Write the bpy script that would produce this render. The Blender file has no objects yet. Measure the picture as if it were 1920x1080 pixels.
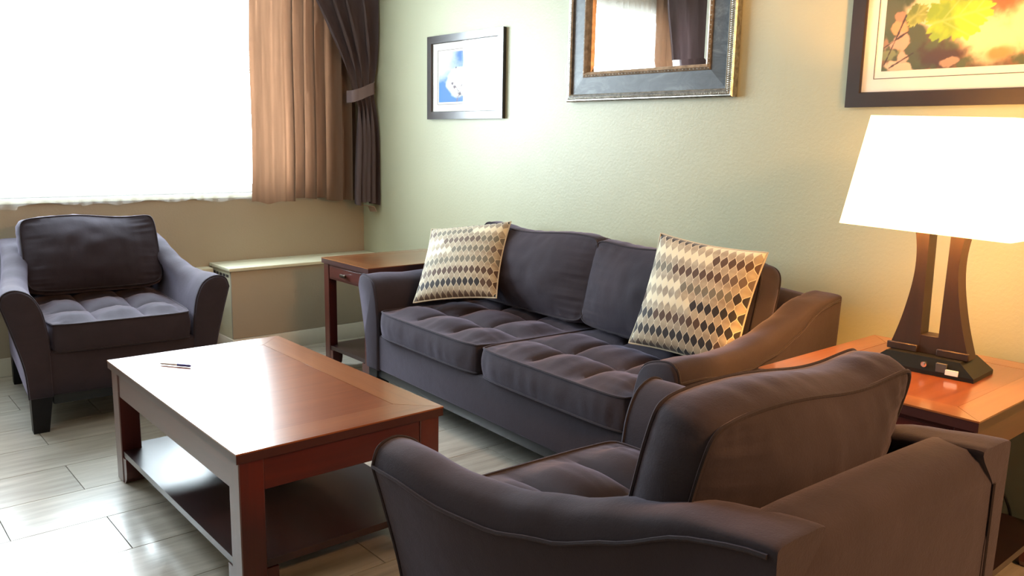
import bpy, bmesh, math, random
from math import sin, cos, pi, radians, sqrt
from mathutils import Vector, Matrix, noise
random.seed(7)
sc = bpy.context.scene
COL = sc.collection

# ------------------------------------------------------------------ camera
cd = bpy.data.cameras.new('camera'); cam = bpy.data.objects.new('camera', cd); COL.objects.link(cam)
cd.sensor_width = 36; cd.lens = 36 * 1558.455 / 1920; cd.clip_start = .02
_y, _p, _r = radians(139.375), radians(-9.981), radians(1.078)
fw = Vector((cos(_y)*cos(_p), sin(_y)*cos(_p), sin(_p))); rt = Vector((sin(_y), -cos(_y), 0)); up = rt.cross(fw)
r2 = rt*cos(_r) + up*sin(_r); u2 = -rt*sin(_r) + up*cos(_r)
cam.matrix_world = Matrix(((r2.x, u2.x, -fw.x, 5.024), (r2.y, u2.y, -fw.y, -2.949), (r2.z, u2.z, -fw.z, 1.289), (0, 0, 0, 1)))
sc.camera = cam
# ------------------------------------------------------------------ light and exposure
w = bpy.data.worlds.new('sky'); sc.world = w; w.use_nodes = True
bg = w.node_tree.nodes['Background']; bg.inputs[0].default_value = (.80, .93, 1, 1); bg.inputs[1].default_value = 30.0
sc.view_settings.view_transform = 'Standard'; sc.view_settings.look = 'None'
sc.view_settings.gamma = 1; sc.view_settings.exposure = 0.0; sc.view_settings.use_curve_mapping = False
def area(name, loc, rot, sx, sy, power, colr, portal=False):
    l = bpy.data.lights.new(name, 'AREA'); l.shape = 'RECTANGLE'; l.size = sx; l.size_y = sy
    l.energy = power; l.color = colr
    if portal: l.cycles.is_portal = True
    o = bpy.data.objects.new(name, l); COL.objects.link(o); o.location = loc; o.rotation_euler = rot
    return o
WY0, WY1, WZ0, WZ1 = -3.42, -.30, .945, 2.42     # window opening
area('window_portal', (-.13, (WY0+WY1)/2, (WZ0+WZ1)/2), (0, radians(-90), 0), WZ1-WZ0, WY1-WY0, 1, (1, 1, 1), True)
area('warm_room_light', (5.75, -1.45, 2.0), (0, radians(38), 0), .4, .4, 64, (1, .47, .17))

# ------------------------------------------------------------------ material helpers
def mat(name):
    m = bpy.data.materials.new(name); m.use_nodes = True; nt = m.node_tree
    return m, nt, nt.nodes['Principled BSDF']
def N(nt, t, **k):
    n = nt.nodes.new(t)
    for a, b in k.items(): setattr(n, a, b)
    return n
def mathn(nt, op, a, b=None, c=None):
    n = N(nt, 'ShaderNodeMath', operation=op)
    for i, x in enumerate((a, b, c)):
        if x is None: continue
        if isinstance(x, (int, float)): n.inputs[i].default_value = x
        else: nt.links.new(x, n.inputs[i])
    return n.outputs[0]
def noisetex(nt, scale, detail=3, vec=None, stretch=None, coord='Object', rough=.55, dist=0):
    tc = N(nt, 'ShaderNodeTexCoord'); src = tc.outputs[coord] if vec is None else vec
    if stretch:
        mp = N(nt, 'ShaderNodeMapping'); mp.inputs['Scale'].default_value = stretch
        nt.links.new(src, mp.inputs[0]); src = mp.outputs[0]
    n = N(nt, 'ShaderNodeTexNoise'); n.inputs['Scale'].default_value = scale; n.inputs['Detail'].default_value = detail
    n.inputs['Roughness'].default_value = rough; n.inputs['Distortion'].default_value = dist
    nt.links.new(src, n.inputs['Vector']); return n.outputs['Fac']
def ramp(nt, fac, stops):
    r = N(nt, 'ShaderNodeValToRGB'); cr = r.color_ramp
    while len(cr.elements) < len(stops): cr.elements.new(.5)
    for e, (p, c) in zip(cr.elements, stops): e.position = p; e.color = (*c, 1)
    nt.links.new(fac, r.inputs[0]); return r.outputs[0]
def bump(nt, b, h, strength, dist=.01):
    n = N(nt, 'ShaderNodeBump'); n.inputs['Strength'].default_value = strength; n.inputs['Distance'].default_value = dist
    nt.links.new(h, n.inputs['Height']); nt.links.new(n.outputs[0], b.inputs['Normal'])
def simple(name, c, rough=.5, metal=0, coat=0, spec=.5, var=.12, scale=8):
    m, nt, b = mat(name)
    f = noisetex(nt, scale, 4)
    nt.links.new(ramp(nt, f, [(.3, tuple(x*(1-var) for x in c)), (.7, tuple(min(1, x*(1+var)) for x in c))]), b.inputs['Base Color'])
    b.inputs['Roughness'].default_value = rough; b.inputs['Metallic'].default_value = metal
    b.inputs['Coat Weight'].default_value = coat; b.inputs['Coat Roughness'].default_value = .1
    b.inputs['Specular IOR Level'].default_value = spec
    return m
def wood(name, c1, c2, axis, rough=.3, coat=.6, coat_r=.12, scale=6):
    m, nt, b = mat(name)
    st = {'x': (.6, 9, 9), 'y': (9, .6, 9), 'z': (9, 9, .6)}[axis]
    f = noisetex(nt, scale/2, 6, stretch=st, rough=.65, dist=.6)
    f2 = noisetex(nt, 2.2, 2)
    mm = mathn(nt, 'MULTIPLY_ADD', f2, .45, mathn(nt, 'MULTIPLY', f, .6))
    nt.links.new(ramp(nt, mm, [(.3, c1), (.72, c2)]), b.inputs['Base Color'])
    b.inputs['Roughness'].default_value = rough
    b.inputs['Coat Weight'].default_value = coat; b.inputs['Coat Roughness'].default_value = coat_r
    bump(nt, b, f, .06, .002)
    return m
def wallmat(name, c, rough):
    m, nt, b = mat(name)
    f = noisetex(nt, 1.3, 3)
    nt.links.new(ramp(nt, f, [(.3, tuple(x*.95 for x in c)), (.7, tuple(x*1.04 for x in c))]), b.inputs['Base Color'])
    b.inputs['Roughness'].default_value = rough
    bump(nt, b, noisetex(nt, 75, 4, rough=.6), .25, .004)
    return m
def suede(name, c):
    m, nt, b = mat(name)
    f = noisetex(nt, 5.5, 5, rough=.6, dist=.8)
    nt.links.new(ramp(nt, f, [(.28, tuple(x*.86 for x in c)), (.5, c), (.75, tuple(x*1.18 for x in c))]), b.inputs['Base Color'])
    b.inputs['Roughness'].default_value = .85; b.inputs['Specular IOR Level'].default_value = .25
    b.inputs['Sheen Weight'].default_value = .27; b.inputs['Sheen Roughness'].default_value = .40
    b.inputs['Sheen Tint'].default_value = (.70, .62, .84, 1)
    h = mathn(nt, 'ADD', mathn(nt, 'MULTIPLY', noisetex(nt, 260, 2), .25), mathn(nt, 'MULTIPLY', noisetex(nt, 14, 4), 1.0))
    bump(nt, b, h, .28, .006)
    return m

M = {}
M['wall'] = wallmat('wall_paint', (.40, .412, .285), .42)
M['wall_tan'] = wallmat('wall_paint_tan', (.36, .31, .235), .5)
M['ceiling'] = wallmat('ceiling_paint', (.74, .72, .68), .8); M['wall_unseen'] = wallmat('wall_paint_olive', (.40, .39, .31), .5)
M['trim'] = simple('trim_paint', (.62, .60, .52), .35, var=.04)
M['cream'] = simple('cream_enamel', (.62, .62, .47), .38, var=.05)
M['white'] = simple('white_frame', (.8, .8, .78), .4, var=.03)
M['suede'] = suede('plum_grey_suede', (.025, .020, .028))
M['piping'] = suede('piping_suede', (.018, .014, .018))
M['leg'] = simple('black_leg', (.006, .006, .008), .5, spec=.25)
M['plinth'] = simple('dark_plinth', (.010, .013, .016), .45, spec=.4)
M['top'] = wood('cherry_top', (.13, .030, .009), (.28, .088, .028), 'y', .28, 1.0, .12)
M['top_x'] = wood('cherry_top_long', (.19, .06, .02), (.34, .135, .05), 'x', .28, 1.0, .12)
M['top_y'] = wood('cherry_top_cross', (.17, .05, .017), (.32, .12, .045), 'y', .28, 1.0, .12)
M['cherry'] = wood('cherry_dark', (.036, .0045, .0035), (.085, .010, .006), 'z', .38, .7, .25)
M['cherry_x'] = wood('cherry_dark_x', (.036, .0045, .0035), (.085, .010, .006), 'x', .38, .7, .25)
M['cherry_y'] = wood('cherry_dark_y', (.036, .0045, .0035), (.085, .010, .006), 'y', .38, .7, .25)
M['shelf'] = wood('shelf_dark', (.012, .005, .006), (.026, .009, .010), 'x', .3, .35, .14)
M['bronze'] = simple('bronze', (.12, .10, .08), .35, 1)
M['grout'] = simple('grout', (.13, .115, .095), .85)
M['espresso'] = wood('espresso_wood', (.012, .006, .004), (.032, .014, .008), 'z', .5, .0, .3)
M['blackplastic'] = simple('black_plastic', (.005, .006, .006), .4, spec=.3)
M['chrome'] = simple('chrome', (.7, .7, .72), .15, 1)
M['sticker'] = simple('sticker', (.8, .8, .76), .5, var=.03)
M['cord'] = simple('cord_rubber', (.012, .011, .010), .5)
M['frame_black'] = simple('black_frame', (.006, .006, .009), .32, coat=.5, var=.2)
M['frame_black'].node_tree.nodes['Principled BSDF'].inputs['Coat Roughness'].default_value = .16
M['frame_brown'] = simple('dark_brown_frame', (.022, .014, .012), .38)
M['matboard'] = simple('matboard', (.80, .79, .74), .7, var=.02)
M['line'] = simple('mat_line', (.10, .08, .07), .6)
M['silver'] = simple('antique_silver', (.52, .50, .46), .28, 1, var=.35, scale=60)
M['warm_rim'] = simple('warm_reflection_rim', (.42, .30, .21), .32, 1, var=.35, scale=40)  # silver inner rim of the mirror, warm reflection tinted into its colour
M['pen_clear'] = simple('pen_barrel', (.55, .55, .62), .2, coat=.5)
M['pen_blue'] = simple('pen_blue', (.03, .03, .22), .25, coat=.5)
M['dark_slot'] = simple('dark_slot', (.05, .05, .05), .7)
# distressed slate
m, nt, b = mat('distressed_slate'); M['slate'] = m
f = noisetex(nt, 7, 8, stretch=(1, 1, 2.2), rough=.7, dist=1.2)
nt.links.new(ramp(nt, f, [(.3, (.028, .034, .044)), (.52, (.062, .076, .092)), (.75, (.16, .19, .21))]), b.inputs['Base Color'])
b.inputs['Roughness'].default_value = .42
bump(nt, b, f, .2, .004)
# mirror and panes
m, nt, b = mat('mirror_silvering'); M['mirror'] = m
b.inputs['Base Color'].default_value = (.92, .94, .93, 1); b.inputs['Metallic'].default_value = 1; b.inputs['Roughness'].default_value = .015
def pane_mat(name, rough):
    m = bpy.data.materials.new(name); m.use_nodes = True; nt = m.node_tree; nt.nodes.clear()
    o = N(nt, 'ShaderNodeOutputMaterial'); mx = N(nt, 'ShaderNodeMixShader'); t = N(nt, 'ShaderNodeBsdfTransparent'); g = N(nt, 'ShaderNodeBsdfGlossy')
    g.inputs['Roughness'].default_value = rough; fr = N(nt, 'ShaderNodeFresnel'); fr.inputs[0].default_value = 1.5
    geo = N(nt, 'ShaderNodeNewGeometry'); nt.links.new(mathn(nt, 'MULTIPLY', mathn(nt, 'MULTIPLY', fr.outputs[0], 1.9), mathn(nt, 'SUBTRACT', 1.0, geo.outputs['Backfacing'])), mx.inputs[0]); nt.links.new(t.outputs[0], mx.inputs[1]); nt.links.new(g.outputs[0], mx.inputs[2]); nt.links.new(mx.outputs[0], o.inputs[0])
    return m
M['pane'] = pane_mat('picture_glazing', .04); M['winglass'] = pane_mat('window_glazing', .01)
def cloth(name, c, trans, transp=0, var=.1, streak=0):
    m = bpy.data.materials.new(name); m.use_nodes = True; nt = m.node_tree; nt.nodes.clear()
    o = N(nt, 'ShaderNodeOutputMaterial'); d = N(nt, 'ShaderNodeBsdfDiffuse'); t = N(nt, 'ShaderNodeBsdfTranslucent'); mx = N(nt, 'ShaderNodeMixShader')
    f = noisetex(nt, 3, 3, stretch=(8, 8, .5))
    cc = ramp(nt, f, [(.3, tuple(x*(1-var) for x in c)), (.7, tuple(min(1, x*(1+var)) for x in c))])
    nt.links.new(cc, d.inputs[0]); nt.links.new(cc, t.inputs[0]); mx.inputs[0].default_value = trans
    nt.links.new(d.outputs[0], mx.inputs[1]); nt.links.new(t.outputs[0], mx.inputs[2]); last = mx.outputs[0]
    if transp:
        m2 = N(nt, 'ShaderNodeMixShader'); tr = N(nt, 'ShaderNodeBsdfTransparent'); m2.inputs[0].default_value = transp
        nt.links.new(last, m2.inputs[1]); nt.links.new(tr.outputs[0], m2.inputs[2]); last = m2.outputs[0]
    nt.links.new(last, o.inputs[0]); return m
M['beige_drape'] = cloth('beige_drape', (.29, .20, .145), .015)
M['dark_drape'] = cloth('charcoal_drape', (.19, .15, .155), .003)
M['sheer'] = cloth('white_sheer', (.9, .9, .88), .5, .80, .02)
# floor tile
m, nt, b = mat('wood_look_tile'); M['tile'] = m
oi = N(nt, 'ShaderNodeObjectInfo'); tc = N(nt, 'ShaderNodeTexCoord'); ad = N(nt, 'ShaderNodeVectorMath', operation='ADD')
cb = N(nt, 'ShaderNodeCombineXYZ'); nt.links.new(mathn(nt, 'MULTIPLY', oi.outputs['Random'], 37), cb.inputs[0]); nt.links.new(mathn(nt, 'MULTIPLY', oi.outputs['Random'], 11), cb.inputs[1])
nt.links.new(tc.outputs['Object'], ad.inputs[0]); nt.links.new(cb.outputs[0], ad.inputs[1])
f = noisetex(nt, 2.4, 6, vec=ad.outputs[0], stretch=(11, 1.0, 1), rough=.62)
g = mathn(nt, 'ADD', f, mathn(nt, 'MULTIPLY', mathn(nt, 'SUBTRACT', oi.outputs['Random'], .5), .13))
nt.links.new(ramp(nt, g, [(.28, (.30, .275, .235)), (.5, (.42, .395, .345)), (.72, (.54, .515, .455))]), b.inputs['Base Color'])
b.inputs['Roughness'].default_value = .30; b.inputs['Coat Weight'].default_value = 1; b.inputs['Coat Roughness'].default_value = .2
bump(nt, b, f, .05, .002)
# lamp shade
m, nt, b = mat('lit_shade'); M['shade'] = m
b.inputs['Base Color'].default_value = (.85, .8, .68, 1); b.inputs['Roughness'].default_value = .8
b.inputs['Emission Color'].default_value = (1, .50, .155, 1); b.inputs['Emission Strength'].default_value = 7.0
# throw pillow print
def pillow_mat(name, seed, NX=14.5, NY=14.0):
    m, nt, b = mat(name); tc = N(nt, 'ShaderNodeTexCoord'); sp = N(nt, 'ShaderNodeSeparateXYZ'); nt.links.new(tc.outputs['UV'], sp.inputs[0])
    X = mathn(nt, 'MULTIPLY', sp.outputs[0], NX); Y = mathn(nt, 'MULTIPLY', sp.outputs[1], NY)
    wv = mathn(nt, 'MULTIPLY_ADD', mathn(nt, 'COSINE', mathn(nt, 'MULTIPLY', Y, pi)), .25, .25)
    dx = mathn(nt, 'ABSOLUTE', mathn(nt, 'SUBTRACT', mathn(nt, 'FRACT', X), .5))
    s = mathn(nt, 'SUBTRACT', wv, dx)                       # >0 inside leaf row A
    isA = mathn(nt, 'GREATER_THAN', s, .035); isB = mathn(nt, 'LESS_THAN', s, -.03)
    row = mathn(nt, 'FLOOR', mathn(nt, 'MULTIPLY', mathn(nt, 'ADD', Y, 1), .5))
    grp = mathn(nt, 'FLOOR', mathn(nt, 'DIVIDE', mathn(nt, 'ADD', mathn(nt, 'FLOOR', X), mathn(nt, 'MULTIPLY', row, 2)), 7))
    cv = N(nt, 'ShaderNodeCombineXYZ'); nt.links.new(row, cv.inputs[0]); nt.links.new(grp, cv.inputs[1]); cv.inputs[2].default_value = seed
    wn = N(nt, 'ShaderNodeTexWhiteNoise'); nt.links.new(cv.outputs[0], wn.inputs['Vector'])
    r = N(nt, 'ShaderNodeValToRGB'); cr = r.color_ramp; cr.interpolation = 'CONSTANT'
    pal = [(0, (.018, .016, .020)), (.24, (.075, .040, .025)), (.45, (.13, .095, .075)), (.64, (.16, .15, .115)), (.80, (.72, .66, .48))]
    while len(cr.elements) < 5: cr.elements.new(.5)
    for e, (p, c) in zip(cr.elements, pal): e.position = p; e.color = (*c, 1)
    nt.links.new(wn.outputs['Value'], r.inputs[0])
    def mix(f, a, bb):
        n = N(nt, 'ShaderNodeMix', data_type='RGBA')
        nt.links.new(f, n.inputs[0])
        for i, x in ((6, a), (7, bb)):
            if isinstance(x, tuple): n.inputs[i].default_value = (*x, 1)
            else: nt.links.new(x, n.inputs[i])
        return n.outputs[2]
    bcol = ramp(nt, noisetex(nt, 5, 1, coord='UV', stretch=(1, 2.5, 1)), [(.35, (.30, .255, .19)), (.65, (.44, .39, .29))])
    c = mix(isB, (.70, .66, .52), bcol); c = mix(isA, c, r.outputs[0])
    nt.links.new(c, b.inputs['Base Color']); b.inputs['Roughness'].default_value = .75; b.inputs['Sheen Weight'].default_value = .2
    bump(nt, b, noisetex(nt, 300, 2), .15, .002)
    return m
M['pillow_a'] = pillow_mat('ogee_print_a', 3.0); M['pillow_b'] = pillow_mat('ogee_print_b', 9.0)
M['pillow_edge'] = simple('pillow_welt', (.52, .47, .36), .8)
def vcol(name, rough=.6):
    m, nt, b = mat(name); a = N(nt, 'ShaderNodeAttribute', attribute_name='Col'); nt.links.new(a.outputs['Color'], b.inputs['Base Color']); b.inputs['Roughness'].default_value = rough; return m
M['print'] = vcol('art_print')

# ------------------------------------------------------------------ object helpers
def obj(name, bm, m, parent=None, smooth=True, ang=40):
    me = bpy.data.meshes.new(name)
    bmesh.ops.recalc_face_normals(bm, faces=bm.faces[:]); bm.to_mesh(me); bm.free()
    if m is not None: me.materials.append(m)
    if smooth:
        for p in me.polygons: p.use_smooth = True
        me.set_sharp_from_angle(angle=radians(ang))
    o = bpy.data.objects.new(name, me); COL.objects.link(o)
    if parent is not None: o.parent = parent
    return o
def thing(name, label, cat, loc=(0, 0, 0), rz=0, group=None):
    o = bpy.data.objects.new(name, None); COL.objects.link(o); o.location = loc; o.rotation_euler = (0, 0, rz)
    o.empty_display_size = .1; tag(o, label, cat, group); return o
def tag(o, label, cat, group=None):
    o['label'] = label; o['category'] = cat
    if group: o['group'] = group
    return o
def struct(name, bm, m, parent=None, smooth=False):
    o = obj(name, bm, m, parent, smooth)
    if parent is None: o['kind'] = 'structure'
    return o
def box(bm, x0, x1, y0, y1, z0, z1, bev=0, seg=2):
    vs = [bm.verts.new((x, y, z)) for x in (x0, x1) for y in (y0, y1) for z in (z0, z1)]
    F = [(0, 1, 3, 2), (4, 6, 7, 5), (0, 4, 5, 1), (2, 3, 7, 6), (0, 2, 6, 4), (1, 5, 7, 3)]
    fs = [bm.faces.new([vs[i] for i in f]) for f in F]
    if bev:
        es = list({e for f in fs for e in f.edges})
        bmesh.ops.bevel(bm, geom=es, offset=bev, segments=seg, profile=.5, affect='EDGES')
    return bm
def B(*a, **k): return box(bmesh.new(), *a, **k)
def tube(bm, pts, r, n=8, closed=False):
    pts = [Vector(p) for p in pts]; rings = []; L = len(pts); pr = None
    for i, p in enumerate(pts):
        if closed: t = pts[(i+1) % L] - pts[i-1]
        else: t = pts[min(i+1, L-1)] - pts[max(i-1, 0)]
        t = t.normalized() if t.length > 1e-9 else Vector((0, 0, 1))
        if pr is None:
            a = Vector((0, 0, 1)) if abs(t.z) < .9 else Vector((1, 0, 0)); pr = t.cross(a).normalized()
        pr = (pr - t*pr.dot(t)); pr = pr.normalized() if pr.length > 1e-6 else t.orthogonal().normalized()
        q = t.cross(pr); rr = r[i] if isinstance(r, (list, tuple)) else r
        rings.append([bm.verts.new(p + (pr*cos(2*pi*k/n) + q*sin(2*pi*k/n))*rr) for k in range(n)])
    for i in range(L if closed else L-1):
        A, C = rings[i], rings[(i+1) % L]
        for k in range(n): bm.faces.new((A[k], A[(k+1) % n], C[(k+1) % n], C[k]))
    if not closed: bm.faces.new(rings[0][::-1]); bm.faces.new(rings[-1])
    return bm
def loft(bm, rings, closed_ring=True, cap=True):
    R = [[bm.verts.new(p) for p in r] for r in rings]
    for A, C in zip(R, R[1:]):
        n = len(A)
        for k in range(n if closed_ring else n-1): bm.faces.new((A[k], A[(k+1) % n], C[(k+1) % n], C[k]))
    if cap: bm.faces.new(R[0][::-1]); bm.faces.new(R[-1])
    return bm
def cr(pts, n):
    out = []; L = len(pts)
    for i in range(L-1):
        p0 = Vector(pts[max(i-1, 0)]); p1 = Vector(pts[i]); p2 = Vector(pts[i+1]); p3 = Vector(pts[min(i+2, L-1)])
        for k in range(n):
            t = k/n
            out.append(.5*((2*p1) + (p2-p0)*t + (2*p0-5*p1+4*p2-p3)*t*t + (3*p1-p0-3*p2+p3)*t**3))
    out.append(Vector(pts[-1])); return out
def prism(bm, outline, axis, a, b_):
    def P(p, s): return {'x': (s, p[0], p[1]), 'y': (p[0], s, p[1]), 'z': (p[0], p[1], s)}[axis]
    A = [bm.verts.new(P(p, a)) for p in outline]; C = [bm.verts.new(P(p, b_)) for p in outline]; n = len(A)
    bm.faces.new(A[::-1]); bm.faces.new(C)
    for k in range(n): bm.faces.new((A[k], A[(k+1) % n], C[(k+1) % n], C[k]))
    return bm

# ------------------------------------------------------------------ room
RX, RY, RZ = 7.0, -3.95, 2.75
bm = B(-.15, RX+.12, RY-.12, .12, -.08, -.004); floor = struct('floor', bm, M['grout'])
# tiles: 0.287 across x, 0.574 along y, running bond
TW, TL = .287, .574
def tile_mesh(x0, x1, y0, y1):
    bm = B(x0, x1, y0, y1, -.004, 0); 
    return bm
shared = None
G = .0017
row = 0
x0 = 2.398 - 9*TW
k = -9
while x0 < RX:
    xs, xe = max(x0, 0), min(x0+TW, RX)
    if xe - xs > .02:
        off = -2.257 if (k % 2) else -2.257 - TL/2
        j0 = off - TL*4
        while j0 < 0:
            ya, yb = max(j0, RY), min(j0+TL, 0)
            if yb - ya > .02:
                full = (xe-xs > TW-.001 and yb-ya > TL-.001)
                cx, cy = (xs+xe)/2, (ya+yb)/2; hx, hy = (xe-xs)/2-G, (yb-ya)/2-G
                if full and shared is not None:
                    o = bpy.data.objects.new('tile', shared); COL.objects.link(o)
                else:
                    o = obj('tile', tile_mesh(-hx, hx, -hy, hy), M['tile'], None, False)
                    if full: shared = o.data
                o.parent = floor; o.location = (cx, cy, 0)
            j0 += TL
    x0 += TW; k += 1
struct('wall_back', B(-.15, RX+.12, 0, .12, -.08, RZ), M['wall'])
bm = bmesh.new()
box(bm, -.15, 0, RY, 0, -.08, WZ0); box(bm, -.15, 0, RY, 0, WZ1, RZ); box(bm, -.15, 0, RY, WY0, WZ0, WZ1); box(bm, -.15, 0, WY1, 0, WZ0, WZ1)
struct('wall_left', bm, M['wall_tan'])
struct('wall_front', B(-.15, RX+.12, RY-.12, RY, -.08, RZ), M['wall_unseen'])
struct('wall_right', B(RX, RX+.12, RY, 0, -.08, RZ), M['wall_unseen'])
struct('ceiling', B(-.15, RX+.12, RY-.12, .12, RZ, RZ+.1), M['ceiling'])
# window
bm = bmesh.new(); fx0, fx1 = -.12, -.07
box(bm, fx0, fx1, WY0, WY1, WZ0, WZ0+.05, .004, 1); box(bm, fx0, fx1, WY0, WY1, WZ1-.05, WZ1, .004, 1)
box(bm, fx0, fx1, WY0, WY0+.05, WZ0+.05, WZ1-.05, .004, 1); box(bm, fx0, fx1, WY1-.05, WY1, WZ0+.05, WZ1-.05, .004, 1)
win = struct('window_1', bm, M['white'])
struct('pane', B(-.098, -.094, WY0+.05, WY1-.05, WZ0+.05, WZ1-.05), M['winglass'], win)
struct('window_sill', B(-.069, .018, WY0-.03, WY1+.03, WZ0-.028, WZ0, .004), M['cream'], win)
struct('baseboard_back', B(0.33, RX, -.014, 0, 0, .10, .003), M['trim'])
struct('baseboard_left', B(0, .014, RY, -1.09, 0, .10, .003), M['trim'])
struct('baseboard_front', B(.014, RX, RY, RY+.014, 0, .10, .003), M['trim'])
struct('baseboard_right', B(RX-.014, RX, RY+.014, -.014, 0, .10, .003), M['trim'])
struct('trim_1', B(0, .085, -3.3, -1.09, .47, .505, .004), M['cream'])          # ledge on the wall beyond the cover

# heater cover
t = thing('heater_cover', 'boxed-in tan heater cover with cream lid under window', 'heater cover', (.15, -.54, 0))
def L(x0, x1, y0, y1, z0, z1, bev=.002): return B(x0-.15, x1-.15, y0+.54, y1+.54, z0, z1, bev=bev)
obj('front_panel', L(.285, .300, -1.07, -.004, .10, .505), M['wall_tan'], t)
obj('side_panel', L(.004, .284, -1.07, -1.05, .10, .505), M['cream'], t)
obj('lid', L(.004, .315, -1.085, -.004, .508, .528, .004), M['cream'], t)
obj('base_strip', L(.016, .312, -1.078, -.004, 0.0, .098), M['trim'], t)
bm = bmesh.new()
for i in range(5): box(bm, .03+.05*i-.15, .065+.05*i-.15, -1.0725+.54, -1.0695+.54, .468, .484)
obj('vent_slots', bm, M['dark_slot'], t)

# ------------------------------------------------------------------ curtains
def drape(name, yl, yr, x0, amp, nf, z0, z1, m, parent, nz=40, phase=0, hem=None, seed=0, amp_z=None, irr=.35):
    bm = bmesh.new(); nsx = nf*10; G_ = []
    for i in range(nz+1):
        z = z0 + (z1-z0)*i/nz; rowv = []
        for j in range(nsx+1):
            s = j/nsx; a, b_ = yl(z), yr(z)
            sw = s + irr*.06*sin(2*pi*s*1.7+seed) + irr*.03*sin(2*pi*s*3.9+seed*2+z*.8)
            ph = 2*pi*nf*sw + phase + .25*sin(z*2.1+seed)
            A = amp(s, z)
            fold = sin(ph) + .28*sin(2*ph+1.1)
            x = x0(s, z) + A*fold
            y = a + (b_-a)*s + A*.5*cos(ph)
            zz = z
            if i == 0 and hem: zz = z + hem(s)
            rowv.append(bm.verts.new((x, y, zz)))
        G_.append(rowv)
    for i in range(nz):
        for j in range(nsx): bm.faces.new((G_[i][j], G_[i][j+1], G_[i+1][j+1], G_[i+1][j]))
    bmesh.ops.solidify(bm, geom=bm.faces[:], thickness=.0025)
    return obj(name, bm, m, parent, ang=70)
def smst(a, b_, x): 
    t_ = max(0, min(1, (x-a)/(b_-a))); return t_*t_*(3-2*t_)
# beige lining curtain, right side of window
bl = drape('beige_curtain', lambda z: -.842 - .012*sin(z*4) + .05*smst(.9, 2.6, z), lambda z: -.10, lambda s, z: .085 + .01*s,
      lambda s, z: .005 + .026*smst(.22, .42, s), 9, .895, 2.62, M['beige_drape'], None, seed=1.3, hem=lambda s: -.012*sin(s*9)+.006*sin(s*31))
tag(bl, 'beige pleated lining curtain hanging at right side of bright window', 'curtain')
# charcoal drape gathered by a tieback
ZT = 1.60
def dyl(z):
    if z > ZT: return -.175 - .40*((z-ZT)/.75)**1.15
    return -.175 + .035*smst(0, .12, ZT-z) - .02*smst(.2, .7, ZT-z)
t = thing('curtain_drape', 'charcoal drape swept back with fabric tieback in the room corner', 'curtain', (0, 0, 0))
drape('drape_panel', dyl, lambda z: -.028, lambda s, z: .180 + .02*s - .018*math.exp(-((z-ZT)/.10)**2), lambda s, z: .008 + .036*(1-math.exp(-((z-ZT)/.20)**2)), 4, .885, 2.62,
      M['dark_drape'], t, seed=2.1, phase=.8, nz=60, hem=lambda s: -.03+.05*s*(1-s)*2)
bm = bmesh.new()
def band(bm, P, h, th):
    rings = []
    for p in P:
        p = Vector(p); rings.append([p+Vector((0, 0, h/2)), p+Vector((.0, 0, -h/2)), p+Vector((-th, 0, -h/2)), p+Vector((-th, 0, h/2))])
    return loft(bm, rings)
band(bm, cr([(.150, -.200, 1.555), (.212, -.192, 1.557), (.226, -.14, 1.575), (.224, -.08, 1.60), (.210, -.03, 1.618), (.10, -.012, 1.63)], 5), .075, .006)
obj('tieback', bm, M['dark_drape'], t)
bm = bmesh.new(); loft(bm, [[(.17, -.145, .862), (.20, -.135, .862), (.20, -.135, .858), (.17, -.145, .858)], [(.15, -.055, .852), (.22, -.048, .850), (.22, -.048, .846), (.15, -.055, .848)], [(.16, -.04, .81), (.225, -.03, .812), (.222, -.034, .812), (.157, -.044, .81)]])
obj('lining_flap', bm, M['beige_drape'], t)
# other side (seen only in the mirror)
b2 = drape('beige_curtain', lambda z: -3.16, lambda z: -2.93, lambda s, z: .085, lambda s, z: .018, 3, .90, 2.62, M['beige_drape'], None, seed=.4)
tag(b2, 'beige lining curtain at far side of window, reflected in mirror', 'curtain')
b3 = drape('curtain_drape', lambda z: -3.66, lambda z: -3.08 + .12*smst(1.9, 2.6, z) - .10*smst(1.5, 2.0, 3.5-z), lambda s, z: .16, lambda s, z: .024, 5, .87, 2.62, M['dark_drape'], None, seed=3.3)
tag(b3, 'charcoal drape at far side of window, reflected in mirror', 'curtain')
rod = tube(bmesh.new(), [(.12, -3.8, 2.64), (.12, -.05, 2.64)], .014, 12)
ro = obj('curtain_rod', rod, M['bronze'], None); tag(ro, 'bronze curtain rod over the window, above the frame of the photo', 'curtain rod')
def hemf(s):
    h = 0
    for a, b_, d in ((.02, .13, -.006), (.13, .2, .012), (.2, .36, .004), (.36, .44, .02), (.44, .5, .006), (.5, .62, .022), (.62, .7, .012), (.7, .86, .02), (.86, 1, .014)):
        if a <= s < b_: h = d
    return 1.3*h - .018 + .008*sin(s*60)
sh = drape('sheer_curtain', lambda z: -3.38, lambda z: -.80, lambda s, z: .042, lambda s, z: .008, 34, .905, 2.6, M['sheer'], None, nz=16, seed=5, hem=hemf)
tag(sh, 'white sheer curtain with ragged hem glowing across the window', 'curtain')

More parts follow.
